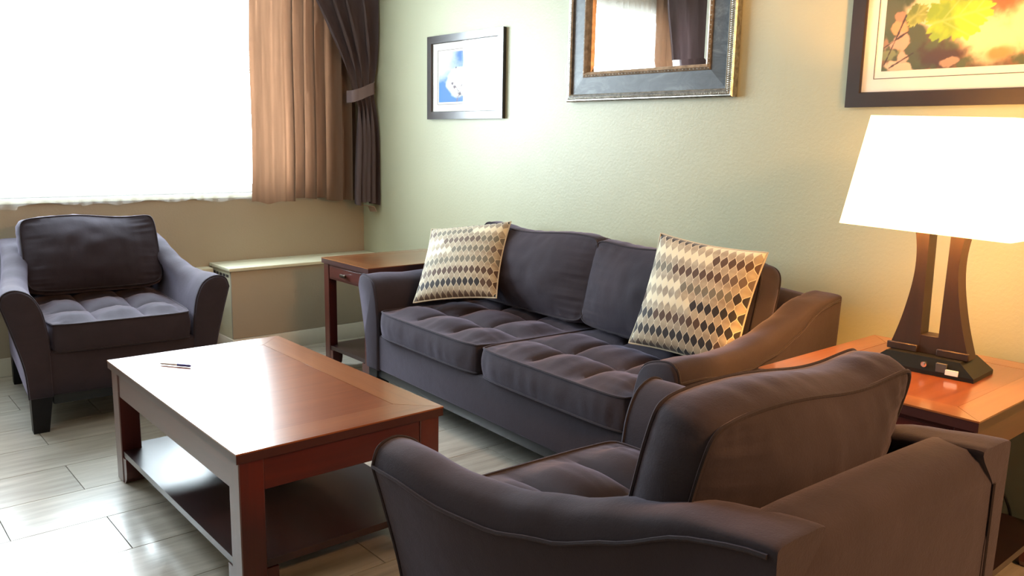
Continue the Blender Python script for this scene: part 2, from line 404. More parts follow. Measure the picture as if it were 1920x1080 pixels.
# ------------------------------------------------------------------ upholstery
def boxed(w, d, h, crown=.02, puff=.012, tuft=None, n=28, corner=.10, seed=0, sag=0, wr=.004, rnd=4):
    """closed boxed cushion, lying flat: x width, y depth, z thickness. returns bm, top loop, bottom loop"""
    bm = bmesh.new()
    def xy(u, v):
        k = 1 - corner*(abs(u)**6)*(abs(v)**6)*.5
        return u*w/2*k, v*d/2*k
    def top(u, v, sgn):
        e = (1-abs(u)**rnd)*(1-abs(v)**rnd)
        z = crown*e
        if tuft and sgn > 0:
            a, b_, dep = tuft
            su = abs(sin(pi*a*(u+1)/2)); sv = abs(sin(pi*b_*(v+1)/2))
            eu = 1 if abs(u) < 1-1.2/a else su; ev = 1 if abs(v) < 1-1.2/b_ else sv
            inner = min(1, (1-abs(u))*a*1.2, (1-abs(v))*b_*1.2)
            z += dep*((su*sv)**.42 - .55)*1.0*max(0, min(1, (1-abs(u))*4))*max(0, min(1, (1-abs(v))*4)) if True else 0
        z += wr*noise.noise(Vector((u*3+seed, v*3, seed*1.7)))*2*e
        z += wr*1.2*noise.noise(Vector((u*9+seed, v*2.2, seed)))*e
        for p_, q_, off_ in ((u, v, 0), (v, u, 31)):          # puckers running in from the welted edges
            k_ = 1-abs(q_); pk = smst(0, .10, k_)*(1-smst(.12, .55, k_))
            z += .0055*pk*noise.noise(Vector((p_*11+seed*3+off_, q_*1.3, off_+sgn)))
        return z + sag*(1-u*u)*(-1)
    Vt, Vb = [], []
    for s, V in ((1, Vt), (-1, Vb)):
        for i in range(n+1):
            r = []
            for j in range(n+1):
                u = sin((i/n-.5)*pi)*.35 + (2*i/n-1)*.65; v = sin((j/n-.5)*pi)*.35 + (2*j/n-1)*.65
                x, y = xy(u, v); r.append(bm.verts.new((x, y, s*(h/2 + top(u, v, s)))))
            V.append(r)
    for V in (Vt, Vb):
        for i in range(n):
            for j in range(n): bm.faces.new((V[i][j], V[i+1][j], V[i+1][j+1], V[i][j+1]))
    per = [(i, 0) for i in range(n)] + [(n, j) for j in range(n)] + [(n-i, n) for i in range(n)] + [(0, n-j) for j in range(n)]
    rings = [[Vt[i][j] for i, j in per]]
    K = 5
    for q in range(1, K):
        t_ = q/K; r = []
        for (i, j) in per:
            a, b_ = Vt[i][j].co, Vb[i][j].co; c = a.lerp(b_, t_); nrm = Vector((c.x/(w/2), c.y/(d/2), 0))
            nn = Vector((nrm.x**5, nrm.y**5, 0)); nn = nn.normalized() if nn.length > 1e-6 else nn
            s_ = sin(pi*t_)*(puff*(1+.25*noise.noise(Vector((i*.35+seed, j*.35, t_*1.5)))) + .0045*noise.noise(Vector((c.x*26+seed, c.y*26, t_*.9))))
            r.append(bm.verts.new(c + nn*s_))
        rings.append(r)
    rings.append([Vb[i][j] for i, j in per])
    for A, C in zip(rings, rings[1:]):
        m_ = len(A)
        for k_ in range(m_): bm.faces.new((A[k_], A[(k_+1) % m_], C[(k_+1) % m_], C[k_]))
    lt = [v.co.copy() for v in rings[0]]; lb = [v.co.copy() for v in rings[-1]]
    return bm, lt, lb
def deform(bm, loops, fn):
    for v in bm.verts: v.co = fn(v.co)
    return [[fn(p) for p in l] for l in loops]

def upholstered(name, label, cat, loc, rz, wo, ws, wb, wob, D, hf, hb, hs, ncush, seed, group=None, lean_deg=14):
    T = thing(name, label, cat, loc, rz, group); f = D/2; ZB = .155
    prof = [(0, hf), (.10, hf+.004), (.25, hf-.004), (.40, hf+.002), (.55, hf+.030), (.70, hf+.072), (.85, hb-.028), (1, hb-.014)]
    def ridge(s):
        pr = [(a, h, 0) for a, h in prof]
        for (a, h), (a2, h2) in zip(prof, prof[1:]):
            if s <= a2+1e-9:
                t_ = (s-a)/(a2-a); t_ = t_*t_*(3-2*t_)*.6 + t_*.4; return h + (h2-h)*t_
        return prof[-1][1]
    def section(s, sh=0.0):
        h = ridge(s); e = smst(0, 1, s)
        o = wo + (wob-wo)*e; bt = wb + (wob-.012-wb)*e; dr = .055 + .012*sin(pi*s)
        inn = ws
        base = [(inn, ZB), (inn, .34), (inn+.004, h-.20)]
        rr = o - .062 - .01*e
        q2 = smst(.62, 1, s); dr = dr*(1-q2) + .020*q2
        curve = cr([(inn+.004, h-.20, 0), (inn+.020, h-.10, 0), (min(rr-.045, inn+.055), h-.028+.018*q2, 0), (rr, h, 0), (o-.016+.008*q2, h-.014+.011*q2, 0), (o, h-dr, 0)], 5)
        oc = cr([(o, h-dr, 0), (o-(o-bt)*.42, h-.18, 0), (bt+(o-bt)*.12, h-.34, 0), (bt, ZB, 0)], 5)
        P = [(a, b_) for a, b_ in base[:2]] + [(p.x, p.y) for p in curve] + [(p.x, p.y) for p in oc[1:]]
        if sh:
            cx_ = (inn+o)/2; P = [(a + (cx_-a)*sh, b_ + ((h*.5+ZB*.5)-b_)*sh*.4) for a, b_ in P]
        return P, len(base[:2]) + len(curve) - 1
    for sgn in (1, -1):
        rings = []; seam = []; NS = 28
        for i in range(NS+1):
            s = i/NS; P, si = section(s)
            x = f - .014 - s*(D-.028)
            rings.append([Vector((x, sgn*a, b_)) for a, b_ in P]); seam.append(rings[-1][si])
        front = [Vector((f-.014, sgn*a, b_)) for a, b_ in section(0)[0]]
        F1 = [Vector((f-.004, sgn*a, b_)) for a, b_ in section(0, .03)[0]]; F2 = [Vector((f, sgn*a, b_)) for a, b_ in section(0, .10)[0]]
        B1 = [Vector((-f+.004, sgn*a, b_)) for a, b_ in section(1, 0)[0]]; B2 = [Vector((-f, sgn*a, b_)) for a, b_ in section(1, .008)[0]]
        arm = obj('arm', loft(bmesh.new(), [F2, F1] + rings + [B1, B2]), M['suede'], T, ang=55)
        out = Vector((0, sgn*.002, 0)); obj('piping', tube(bmesh.new(), [p+out for p in seam], .0042, 6), M['piping'], arm)
        obj('piping', tube(bmesh.new(), [p+Vector((.001, sgn*.001, .001)) for p in front[1:]], .0042, 6), M['piping'], arm)
    # back frame, slightly crowned top
    bm = bmesh.new(); rings = []
    yb = wob - .062
    for i in range(25):
        u = -1 + 2*i/24; y = u*yb; h = hb - .021 + .003*(1-u*u) - .010*smst(.8, 1, abs(u)); t0 = .135; rx_ = .0018*smst(.8, .9, abs(u))
        rings.append([Vector(p) for p in ((-f+.006+rx_, y, ZB), (-f+rx_, y, h*.6), (-f+rx_, y, h-.06), (-f+.008+rx_, y, h-.02), (-f+.03, y, h), (-f+t0-.04, y, h+.004), (-f+t0-.012, y, h-.02), (-f+t0, y, h-.07), (-f+t0+.03, y, .36), (-f+t0, y, ZB))])
    bf = obj('back_frame', loft(bmesh.new() if False else bm, rings), M['suede'], T, ang=60)
    for u in (-1, 1): obj('piping', tube(bmesh.new(), [Vector((-f-.001, u*(ws+.012), z)) for z in (ZB+.01, .3, .45, hb-.09)], .0035, 6), M['piping'], bf)
    obj('seat_base', B(-f+.10, f-.012, -ws-.012, ws+.012, ZB+.004, hs-.135, bev=.012, seg=3), M['suede'], T)
    obj('base_rail', B(-f+.02, f-.022, -wb+.012 if ncush > 1 else -ws, wb-.012 if ncush > 1 else ws, .118, ZB+.010, bev=.004), M['plinth'], T)
    lw = .085
    for sx in (1, -1):
        for sy in (1, -1):
            bm = bmesh.new(); xa = sx*(f-.012); xb_ = sx*(f-.012-lw); hh = ZB+.012
            yo = wb-.004 if sx > 0 else min(wb, wob)-.012
            ya = sy*yo; yb_ = sy*(yo-lw)
            rings = []
            for z, k_ in ((0, .72), (.06, .82), (hh, 1.0)):
                rings.append([(xa, ya, z), (xa + (xb_-xa)*k_, ya, z), (xa + (xb_-xa)*k_, ya + (yb_-ya)*k_, z), (xa, ya+(yb_-ya)*k_, z)])
            loft(bm, rings); obj('leg', bm, M['leg'], T, smooth=False)
    # seat cushions
    cw = (2*ws-.006)/ncush; dep = D - .135 + .006; th = .118
    for i in range(ncush):
        yc = -ws + .003 + cw*(i+.5)
        bm, lt, lb = boxed(cw-.006, dep, th, .012, .010, (3, 3, .046), n=56, seed=seed+i*5.3, wr=.004)
        def fn(p, yc=yc): return Vector((-f+.135 + dep/2 + p.y, yc + p.x, hs-.135 + th/2 + .002 + p.z))
        l1, l2 = deform(bm, (lt, lb), fn)
        so = obj('seat_cushion', bm, M['suede'], T, ang=50)
        bm = bmesh.new(); obj('piping', tube(bm, l1, .0045, 6, True), M['piping'], so); obj('piping', tube(bmesh.new(), l2, .0045, 6, True), M['piping'], so)
        # back cushion: built flat, then stood up and leaned
        bw = cw - .006 + (.03 if ncush == 1 else .035); ysh = .0 if ncush == 1 else .032; bh, bt = (.374 if ncush == 1 else .375), .12
        bm, lt, lb = boxed(bw, bh, bt, .085, .014, None, n=48, corner=.16, seed=seed+2+i*3.1, wr=.0045, rnd=2.3)
        lean = radians(lean_deg)
        def fn(p, yc=yc, bw=bw, ysh=ysh):
            u = p.x/(bw/2); v = p.y/(bh/2)
            z = p.y + (.020*abs(u)**3 - .018*cos(u*3.6+seed+i)*.6)*smst(0, 1, v)      # lifted corners, soft dip
            y = p.x*(1 - .03*smst(-1, 1, v)*0) ; x = p.z
            xx = x*cos(lean) - z*sin(lean); zz = x*sin(lean)*.6 + z*cos(lean)
            return Vector((-f + .272 + xx, yc + ysh + y, hs + .012 + bh/2 + zz))
        l1, l2 = deform(bm, (lt, lb), fn)
        bo = obj('back_cushion', bm, M['suede'], T, ang=55)
        bm = bmesh.new(); obj('piping', tube(bm, l1, .0045, 6, True), M['piping'], bo); obj('piping', tube(bmesh.new(), l2, .0045, 6, True), M['piping'], bo)
    return T

upholstered('sofa', 'two-cushion plum grey suede sofa against the green wall, throw pillows on it', 'sofa', (2.458, -.453, 0), radians(-93.178+0), 1.062, .86, .975, 1.045, .905, .621, .770, .475, 2, 1.0)
upholstered('armchair', 'plum grey armchair facing us below the window, beyond the coffee table', 'armchair', (.634, -1.856, 0), radians(-4.188), .474, .302, .392, .385, .967, .632, .768, .486, 1, 4.0, lean_deg=24)
upholstered('armchair', 'plum grey armchair in the foreground with its back to us', 'armchair', (4.001, -1.593, 0), radians(177.205), .474, .302, .392, .370, .967, .632, .768, .486, 1, 8.0)

# throw pillows
def throw(label, loc, rot, s, m, seed):
    a, b_, c = rot
    bm = bmesh.new(); uvl = bm.loops.layers.uv.new('UVMap'); n = 34; Vs = {}
    for sd in (1, -1):
        for i in range(n+1):
            for j in range(n+1):
                u, v = 2*i/n-1, 2*j/n-1
                edge = i in (0, n) or j in (0, n)
                if edge and sd == -1: Vs[(sd, i, j)] = Vs[(1, i, j)]; continue
                x = u*s/2*(1-.065*(1-v*v)); z = v*s/2*(1-.065*(1-u*u))
                th = .075*((1-u**2)*(1-v**2))**.42 + .004*noise.noise(Vector((u*3+seed, v*3, sd)))*(1-u*u)*(1-v*v)
                Vs[(sd, i, j)] = bm.verts.new((x, -sd*th, z))
    for sd in (1, -1):
        for i in range(n):
            for j in range(n):
                fc = bm.faces.new([Vs[(sd, a_, b2_)] for a_, b2_ in ((i, j), (i+1, j), (i+1, j+1), (i, j+1))])
                for l, (a_, b2_) in zip(fc.loops, ((i, j), (i+1, j), (i+1, j+1), (i, j+1))): l[uvl].uv = (a_/n, b2_/n)
    per = [(i, 0) for i in range(n)] + [(n, j) for j in range(n)] + [(n-i, n) for i in range(n)] + [(0, n-j) for j in range(n)]
    loop = [Vs[(1, i, j)].co.copy() for i, j in per]
    T = thing('throw_pillow', label, 'pillow', loc, 0, 'throw pillows on the sofa')
    T.rotation_mode = 'XYZ'
    T.rotation_euler = (Matrix.Rotation(a, 3, 'Z') @ Matrix.Rotation(b_, 3, 'X') @ Matrix.Rotation(c, 3, 'Y')).to_euler()
    cv = obj('pillow_cover', bm, m, T, ang=80)
    obj('welt', tube(bmesh.new(), loop, .004, 6, True), M['pillow_edge'], T)
throw('leaf-patterned throw pillow leaning in the sofa corner near the window', (1.765, -.48, .697), (.371, -.70, -.184), .445, M['pillow_a'], 1)
throw('leaf-patterned throw pillow at the lamp end of the sofa', (3.16, -.45, .722), (.154, -.33, .073), .445, M['pillow_b'], 6)

# ------------------------------------------------------------------ tables
def leg_block(w_, h, sx, sy, foot=.03, fz=.10):
    """square leg; foot bracket curls inwards below fz on both inner sides. local origin at outer corner, inward = +sx,+sy"""
    bm = bmesh.new(); x0_, x1_ = (0, sx*w_); y0_, y1_ = (0, sy*w_)
    box(bm, min(x0_, x1_), max(x0_, x1_), min(y0_, y1_), max(y0_, y1_), 0, h, .003, 1)
    pr = [(w_-.004, .0), (w_+foot*.35, .004), (w_+foot*.85, fz*.22), (w_+foot, fz*.5), (w_+foot, fz), (w_-.004, fz)]
    prism(bm, [(sx*a, z) for a, z in pr], 'y', sy*.003, sy*(w_-.003))
    prism(bm, [(sy*a, z) for a, z in pr], 'x', sx*.003, sx*(w_-.003))
    return bm
def frame_ring(x0, x1, y0, y1, w_, z0, z1):
    bm = bmesh.new(); q = []
    for z in (z0, z1):
        q.append([bm.verts.new(p) for p in ((x0, y0, z), (x1, y0, z), (x1, y1, z), (x0, y1, z))]); q.append([bm.verts.new(p) for p in ((x0+w_, y0+w_, z), (x1-w_, y0+w_, z), (x1-w_, y1-w_, z), (x0+w_, y1-w_, z))])
    for A, C in ((q[0], q[1]), (q[1], q[3]), (q[3], q[2]), (q[2], q[0])):
        for k_ in range(4): bm.faces.new((A[k_], A[(k_+1) % 4], C[(k_+1) % 4], C[k_]))
    return bm
M['moulding'] = simple('moulding_dark', (.040, .012, .012), .4, coat=.3)
def table(name, label, cat, X0, X1, Y0, Y1, H, ap, lw, sh_z, drawer=False, border=.11, foot=.03):
    cx, cy = (X0+X1)/2, (Y0+Y1)/2; hx, hy = (X1-X0)/2, (Y1-Y0)/2; TT = .022
    T = thing(name, label, cat, (cx, cy, 0))
    top = obj('tabletop', B(-hx+border, hx-border, -hy+border, hy-border, H-TT, H-.0004, bev=.0008, seg=1), M['top'], T)
    g = .0006
    def brd(pts, m): obj('border_board', prism(bmesh.new(), pts, 'z', H-.0045, H), m, top, smooth=False)
    for s in (-1, 1):
        brd([(-hx+g, s*(hy)), (hx-g, s*hy), (hx-border-g, s*(hy-border+g)), (-hx+border+g, s*(hy-border+g))], M['top_x'])
        brd([(s*hx, -hy+g), (s*hx, hy-g), (s*(hx-border+g), hy-border-g), (s*(hx-border+g), -hy+border+g)], M['top_y'])
    obj('edge_moulding', frame_ring(-hx+.001, hx-.001, -hy+.001, hy-.001, border-.012, H-TT-.008, H-.0048), M['moulding'], T, smooth=False)
    ins = .010; a = H-TT-.008
    for sx in (-1, 1):
        for sy in (-1, 1):
            o = obj('leg', leg_block(lw, a-.0005, -sx, -sy, foot, sh_z-.025), M['cherry'], T, smooth=False); o.location = (sx*(hx-ins), sy*(hy-ins), 0)
    i2 = ins+.004
    xa = hx-ins-lw; ya = hy-ins-lw
    if drawer:
        obj('apron', B(-xa, xa, -hy+i2+.002, -hy+i2+.016, a-ap, a-.0005, bev=.001, seg=1), M['cherry_x'], T)
        dr = obj('drawer_front', B(-xa+.012, xa-.012, -hy+i2-.003, -hy+i2+.0015, a-ap+.010, a-.012, bev=.0015, seg=1), M['cherry_x'], T)
        bm = bmesh.new(); zc = a-ap/2-.002; yk = -hy+i2-.003
        tube(bm, [(-.0, yk, zc), (0, yk-.014, zc)], .006, 10); box(bm, -.028, .028, yk-.024, yk-.013, zc-.009, zc+.009, .003, 2)
        obj('knob', bm, M['bronze'], dr)
    else: obj('apron', B(-xa, xa, -hy+i2, -hy+i2+.018, a-ap, a-.0005, bev=.002, seg=1), M['cherry_x'], T)
    obj('apron', B(-xa, xa, hy-i2-.018, hy-i2, a-ap, a-.0005, bev=.002, seg=1), M['cherry_x'], T)
    for s in (-1, 1):
        x_ = sorted((s*(hx-i2), s*(hx-i2-.018))); obj('apron', B(x_[0], x_[1], -ya, ya, a-ap, a-.0005, bev=.002, seg=1), M['cherry_y'], T)
    # shelf, notched between the legs
    o_ = hx-ins-.006; q = hy-ins-.006; n1, n2 = xa-.0015, ya-.0015
    pts = [(-n1, -q), (n1, -q), (n1, -n2), (o_, -n2), (o_, n2), (n1, n2), (n1, q), (-n1, q), (-n1, n2), (-o_, n2), (-o_, -n2), (-n1, -n2)]
    obj('shelf', prism(bmesh.new(), pts, 'z', sh_z-.022, sh_z), M['shelf'], T, smooth=False)
    return T
ct = table('coffee_table', 'low cherry coffee table with lower shelf, in the middle of the room', 'coffee table', 1.770, 2.970, -2.139, -1.463, .46, .095, .072, .125, border=.115, foot=.035)
table('end_table', 'cherry end table with one drawer between sofa and heater cover', 'end table', .81, 1.318, -.752, -.05, .63, .085, .052, .13, True, border=.075)
table('end_table', 'cherry end table under the glowing lamp, behind the foreground armchair', 'end table', 3.66, 4.287, -.79, -.06, .63, .085, .052, .13, True, border=.085)

# pen
pa, pb = Vector((1.948, -2.005, .4655)), Vector((2.052, -1.930, .4655)); dv = (pb-pa).normalized()
t = thing('pen', 'blue ballpoint pen lying on the coffee table', 'pen', ((pa.x+pb.x)/2, (pa.y+pb.y)/2, .46))
def rel(v): return v - Vector(t.location)
pe = pa + dv*.075
obj('barrel', tube(bmesh.new(), [rel(pa), rel(pa+dv*.010), rel(pe)], [.0012, .0042, .0042], 10), M['pen_clear'], t)
cap = obj('cap', tube(bmesh.new(), [rel(pe), rel(pb-dv*.004), rel(pb)], [.0050, .0050, .0036], 10), M['pen_blue'], t)
sd = Vector((-dv.y, dv.x, 0))*.0048
obj('clip', tube(bmesh.new(), [rel(pb-dv*.003)+sd, rel(pe-dv*.012)+sd*1.2], .0013, 6), M['pen_blue'], cap)

# ------------------------------------------------------------------ lamp
LX, LY, LZ = 3.985, -.365, .63
t = thing('table_lamp', 'lit table lamp with rectangular white shade and dark slotted wooden post', 'lamp', (LX, LY, LZ), radians(3))
# chamfered base
bm = bmesh.new(); bx, by = .150, .085
loft(bm, [[(-bx, -by, 0), (bx, -by, 0), (bx, by, 0), (-bx, by, 0)], [(-bx, -by, .012), (bx, -by, .012), (bx, by, .012), (-bx, by, .012)], [(-bx+.045, -by+.012, .050), (bx-.045, -by+.012, .050), (bx-.045, by-.012, .050), (-bx+.045, by-.012, .050)]])
base = obj('base', bm, M['blackplastic'], t, smooth=False)
bm = bmesh.new(); tube(bm, [(.012, -by+.004, .030), (.012, -by-.004, .029)], .0085, 14); tube(bm, [(.012, -by-.004, .029), (.012, -by-.010, .029)], .0045, 12); obj('switch', bm, M['chrome'], base)
obj('sticker', B(.072, .108, -by-.0012, -by+.003, .010, .026, bev=.0006, seg=1), M['sticker'], base)
obj('power_outlet', B(.045, .075, -by-.001, -by+.01, .014, .040, bev=.001, seg=1), M['dark_slot'], base)
# post: concave outline with slot
def hw(z):   # half width
    k_ = (z-.05)/.40; return .116 - .046*sin(pi*min(1, max(0, k_*.88))) - .020*smst(.3, 1, k_)
def hole(z): return .026 + .004*((z-.1)/.3)
bm = bmesh.new(); dy = .032
zs = [.05 + .40*i/26 for i in range(27)]
s0, s1 = .105, .415
for sgn in (-1, 1):
    rings = []
    for z in zs:
        a, b_ = hole(z), hw(z); rings.append([(sgn*a, -dy, z), (sgn*b_, -dy, z), (sgn*b_, dy, z), (sgn*a, dy, z)])
    loft(bm, rings)
obj('post', bm, M['espresso'], t, ang=35)
obj('post_bridge', B(-.030, .030, -dy+.001, dy-.001, .05, s0, bev=.001, seg=1), M['espresso'], t)
obj('post_bridge', B(-.030, .030, -dy+.001, dy-.001, s1, .45, bev=.001, seg=1), M['espresso'], t)
for a_, c_ in ((-.118, -.028), (.028, .118)): obj('post_foot', B(a_, c_, -dy-.012, -dy-.001, .050, .072, .002, 1), M['espresso'], t)
tube_ = tube(bmesh.new(), [(0, 0, .45), (0, 0, .56)], .010, 12); obj('socket', tube_, M['bronze'], t)
bm = bmesh.new(); bmesh.ops.create_uvsphere(bm, u_segments=16, v_segments=12, radius=.03, matrix=Matrix.Translation((0, 0, .60))); 
gl = bpy.data.materials.new('bulb_glow'); gl.use_nodes = True; bb = gl.node_tree.nodes['Principled BSDF']; bb.inputs['Emission Color'].default_value = (1, .7, .35, 1); bb.inputs['Emission Strength'].default_value = 12
obj('bulb', bm, gl, t)
# shade, slightly crooked
def rect(a, b_, z, r=.012):
    P = []
    for sx, sy in ((1, 1), (-1, 1), (-1, -1), (1, -1)):
        for k_ in range(4):
            an = {(1, 1): 0, (-1, 1): pi/2, (-1, -1): pi, (1, -1): 1.5*pi}[(sx, sy)] + k_/3*pi/2
            P.append(Vector((sx*(a-r)+r*cos(an), sy*(b_-r)+r*sin(an), z)))
    return P
bm = bmesh.new(); zb, zt = .425, .752
o1, o2 = rect(.245, .135, zb), rect(.200, .105, zt); i1, i2_ = rect(.242, .132, zb), rect(.197, .102, zt)
R = [[bm.verts.new(p) for p in r] for r in (o1, o2, i2_, i1)]
for A, C in zip(R, R[1:] + R[:1]):
    for k_ in range(16): bm.faces.new((A[k_], A[(k_+1) % 16], C[(k_+1) % 16], C[k_]))
shd = obj('lamp_shade', bm, M['shade'], t); shd.rotation_euler = (0, radians(1.6), radians(-4)); shd.location = (-.022, -.02, 0)
bm = bmesh.new(); tube(bm, [(-.19, 0, .735), (.19, 0, .735)], .002, 6); tube(bm, [(0, -.1, .735), (0, .1, .735)], .002, 6); tube(bm, [(0, 0, .63), (0, 0, .735)], .002, 6); obj('harp', bm, M['bronze'], t)
pl = bpy.data.lights.new('lamp_bulb_light', 'POINT'); pl.energy = 70; pl.color = (1, .42, .09); pl.shadow_soft_size = .035
po = bpy.data.objects.new('lamp_bulb_light', pl); COL.objects.link(po); po.location = (LX-.01, LY-.02, LZ+.66)
cordp = cr([(LX-.02, LY+.085, .640), (3.97, -.20, .6345), (3.98, -.075, .6345), (3.99, -.040, .615), (4.02, -.035, .40), (4.098, -.03, .223), (4.135, -.03, .160), (4.155, -.03, .10), (4.15, -.035, .03), (4.05, -.06, .006), (3.8, -.10, .006)], 8)
cord = obj('power_cord', tube(bmesh.new(), cordp, .0045, 8), M['cord'], None); tag(cord, 'black lamp cord hanging down the wall behind the foreground armchair', 'cord')

# ------------------------------------------------------------------ pictures and mirror
def frame_sides(name, x0, x1, z0, z1, w_, y0, y1, m, T, prof=None):
    """four mitred rails"""
    pr = prof or [(0, y0), (0, y1), (w_, y1), (w_, y0)]        # (inset, y)
    R4 = [((x0, z0), (x1, z0)), ((x1, z0), (x1, z1)), ((x1, z1), (x0, z1)), ((x0, z1), (x0, z0))]
    for (a, c) in R4:
        d = Vector((c[0]-a[0], 0, c[1]-a[1])).normalized(); inn = Vector((-d.z, 0, d.x))
        A = [Vector((a[0], y, a[1])) + (inn+d)*i for i, y in pr]; C = [Vector((c[0], y, c[1])) + (inn-d)*i for i, y in pr]
        obj(name, loft(bmesh.new(), [A, C]), m, T, smooth=False)
def art(name, x0, x1, z0, z1, y, fn, T, nx, nz):
    bm = bmesh.new(); V = [[bm.verts.new((x0+(x1-x0)*i/nx, y, z0+(z1-z0)*j/nz)) for j in range(nz+1)] for i in range(nx+1)]
    for i in range(nx):
        for j in range(nz): bm.faces.new((V[i][j], V[i+1][j], V[i+1][j+1], V[i][j+1]))
    bmesh.ops.recalc_face_normals(bm, faces=bm.faces[:])
    me = bpy.data.meshes.new(name); bm.to_mesh(me); bm.free(); me.materials.append(M['print'])
    at = me.color_attributes.new('Col', 'FLOAT_COLOR', 'POINT')
    for i, v in enumerate(me.vertices):
        u_, v_ = (v.co.x-x0)/(x1-x0), (v.co.z-z0)/(z1-z0); at.data[i].color = (*fn(u_, v_), 1)
    o = bpy.data.objects.new(name, me); COL.objects.link(o); o.parent = T; return o
def lerp3(a, b_, t_): t_ = max(0, min(1, t_)); return tuple(x+(y-x)*t_ for x, y in zip(a, b_))
def nz(u, v, s, sd): return noise.fractal(Vector((u*s, v*s, sd)), .9, 2.1, 5)
STEMS = [((.36, 0), (.40, .16), (.34, .30)), ((.62, 0), (.66, .35), (.62, .62)), ((.36, .0), (.38, .18), (.46, .34)), ((.9, .0), (.86, .15), (.82, .2)), ((.62, .3), (.74, .2), (.80, .18))]
STEMP = [[(p.x, p.y) for p in cr([(*a, 0) for a in s], 8)] for s in STEMS]
BLO = [(.27, .37, .035), (.31, .30, .04), (.34, .68, .02), (.62, .40, .035), (.52, .33, .03), (.42, .16, .045), (.82, .17, .04)]
def sky_art(u, v):
    v2 = v; n1 = nz(u, v, 2.6, 3.1)*.22; n2 = nz(u, v, 7, 1.1)*.06
    blue = lerp3((.03, .22, .66), (.045, .17, .42), u*1.1+v*.3)
    d1 = sqrt(((u-.36)/.24)**2 + ((v-.38)/.30)**2) + n1 + n2
    d2 = sqrt(((u-.02)/.34)**2 + ((v-.90)/.42)**2) + n1*1.3 + n2
    d3 = sqrt(((u-.80)/.30)**2 + ((v-.30)/.26)**2) + n1 + n2
    c = lerp3((.92, .95, .97), blue, (min(d1, d3)-.80)/.22)
    c = lerp3((.85, .93, .95), c, (d2-.55)/.75)
    for s in STEMP:
        dm = min((u-a)**2*1.6 + (v-b_)**2 for a, b_ in s)
        if dm < .00010: c = (.85, .86, .70) if v < .55 and u > .5 else (.16, .14, .14)
    for a, b_, r in BLO:
        d = sqrt((u-a)**2*1.6 + (v-b_)**2); an = math.atan2(v-b_, u-a)
        if d < r*(.5+.5*abs(sin(an*2.5+a*9))): c = (.13, .12, .15)
    return c
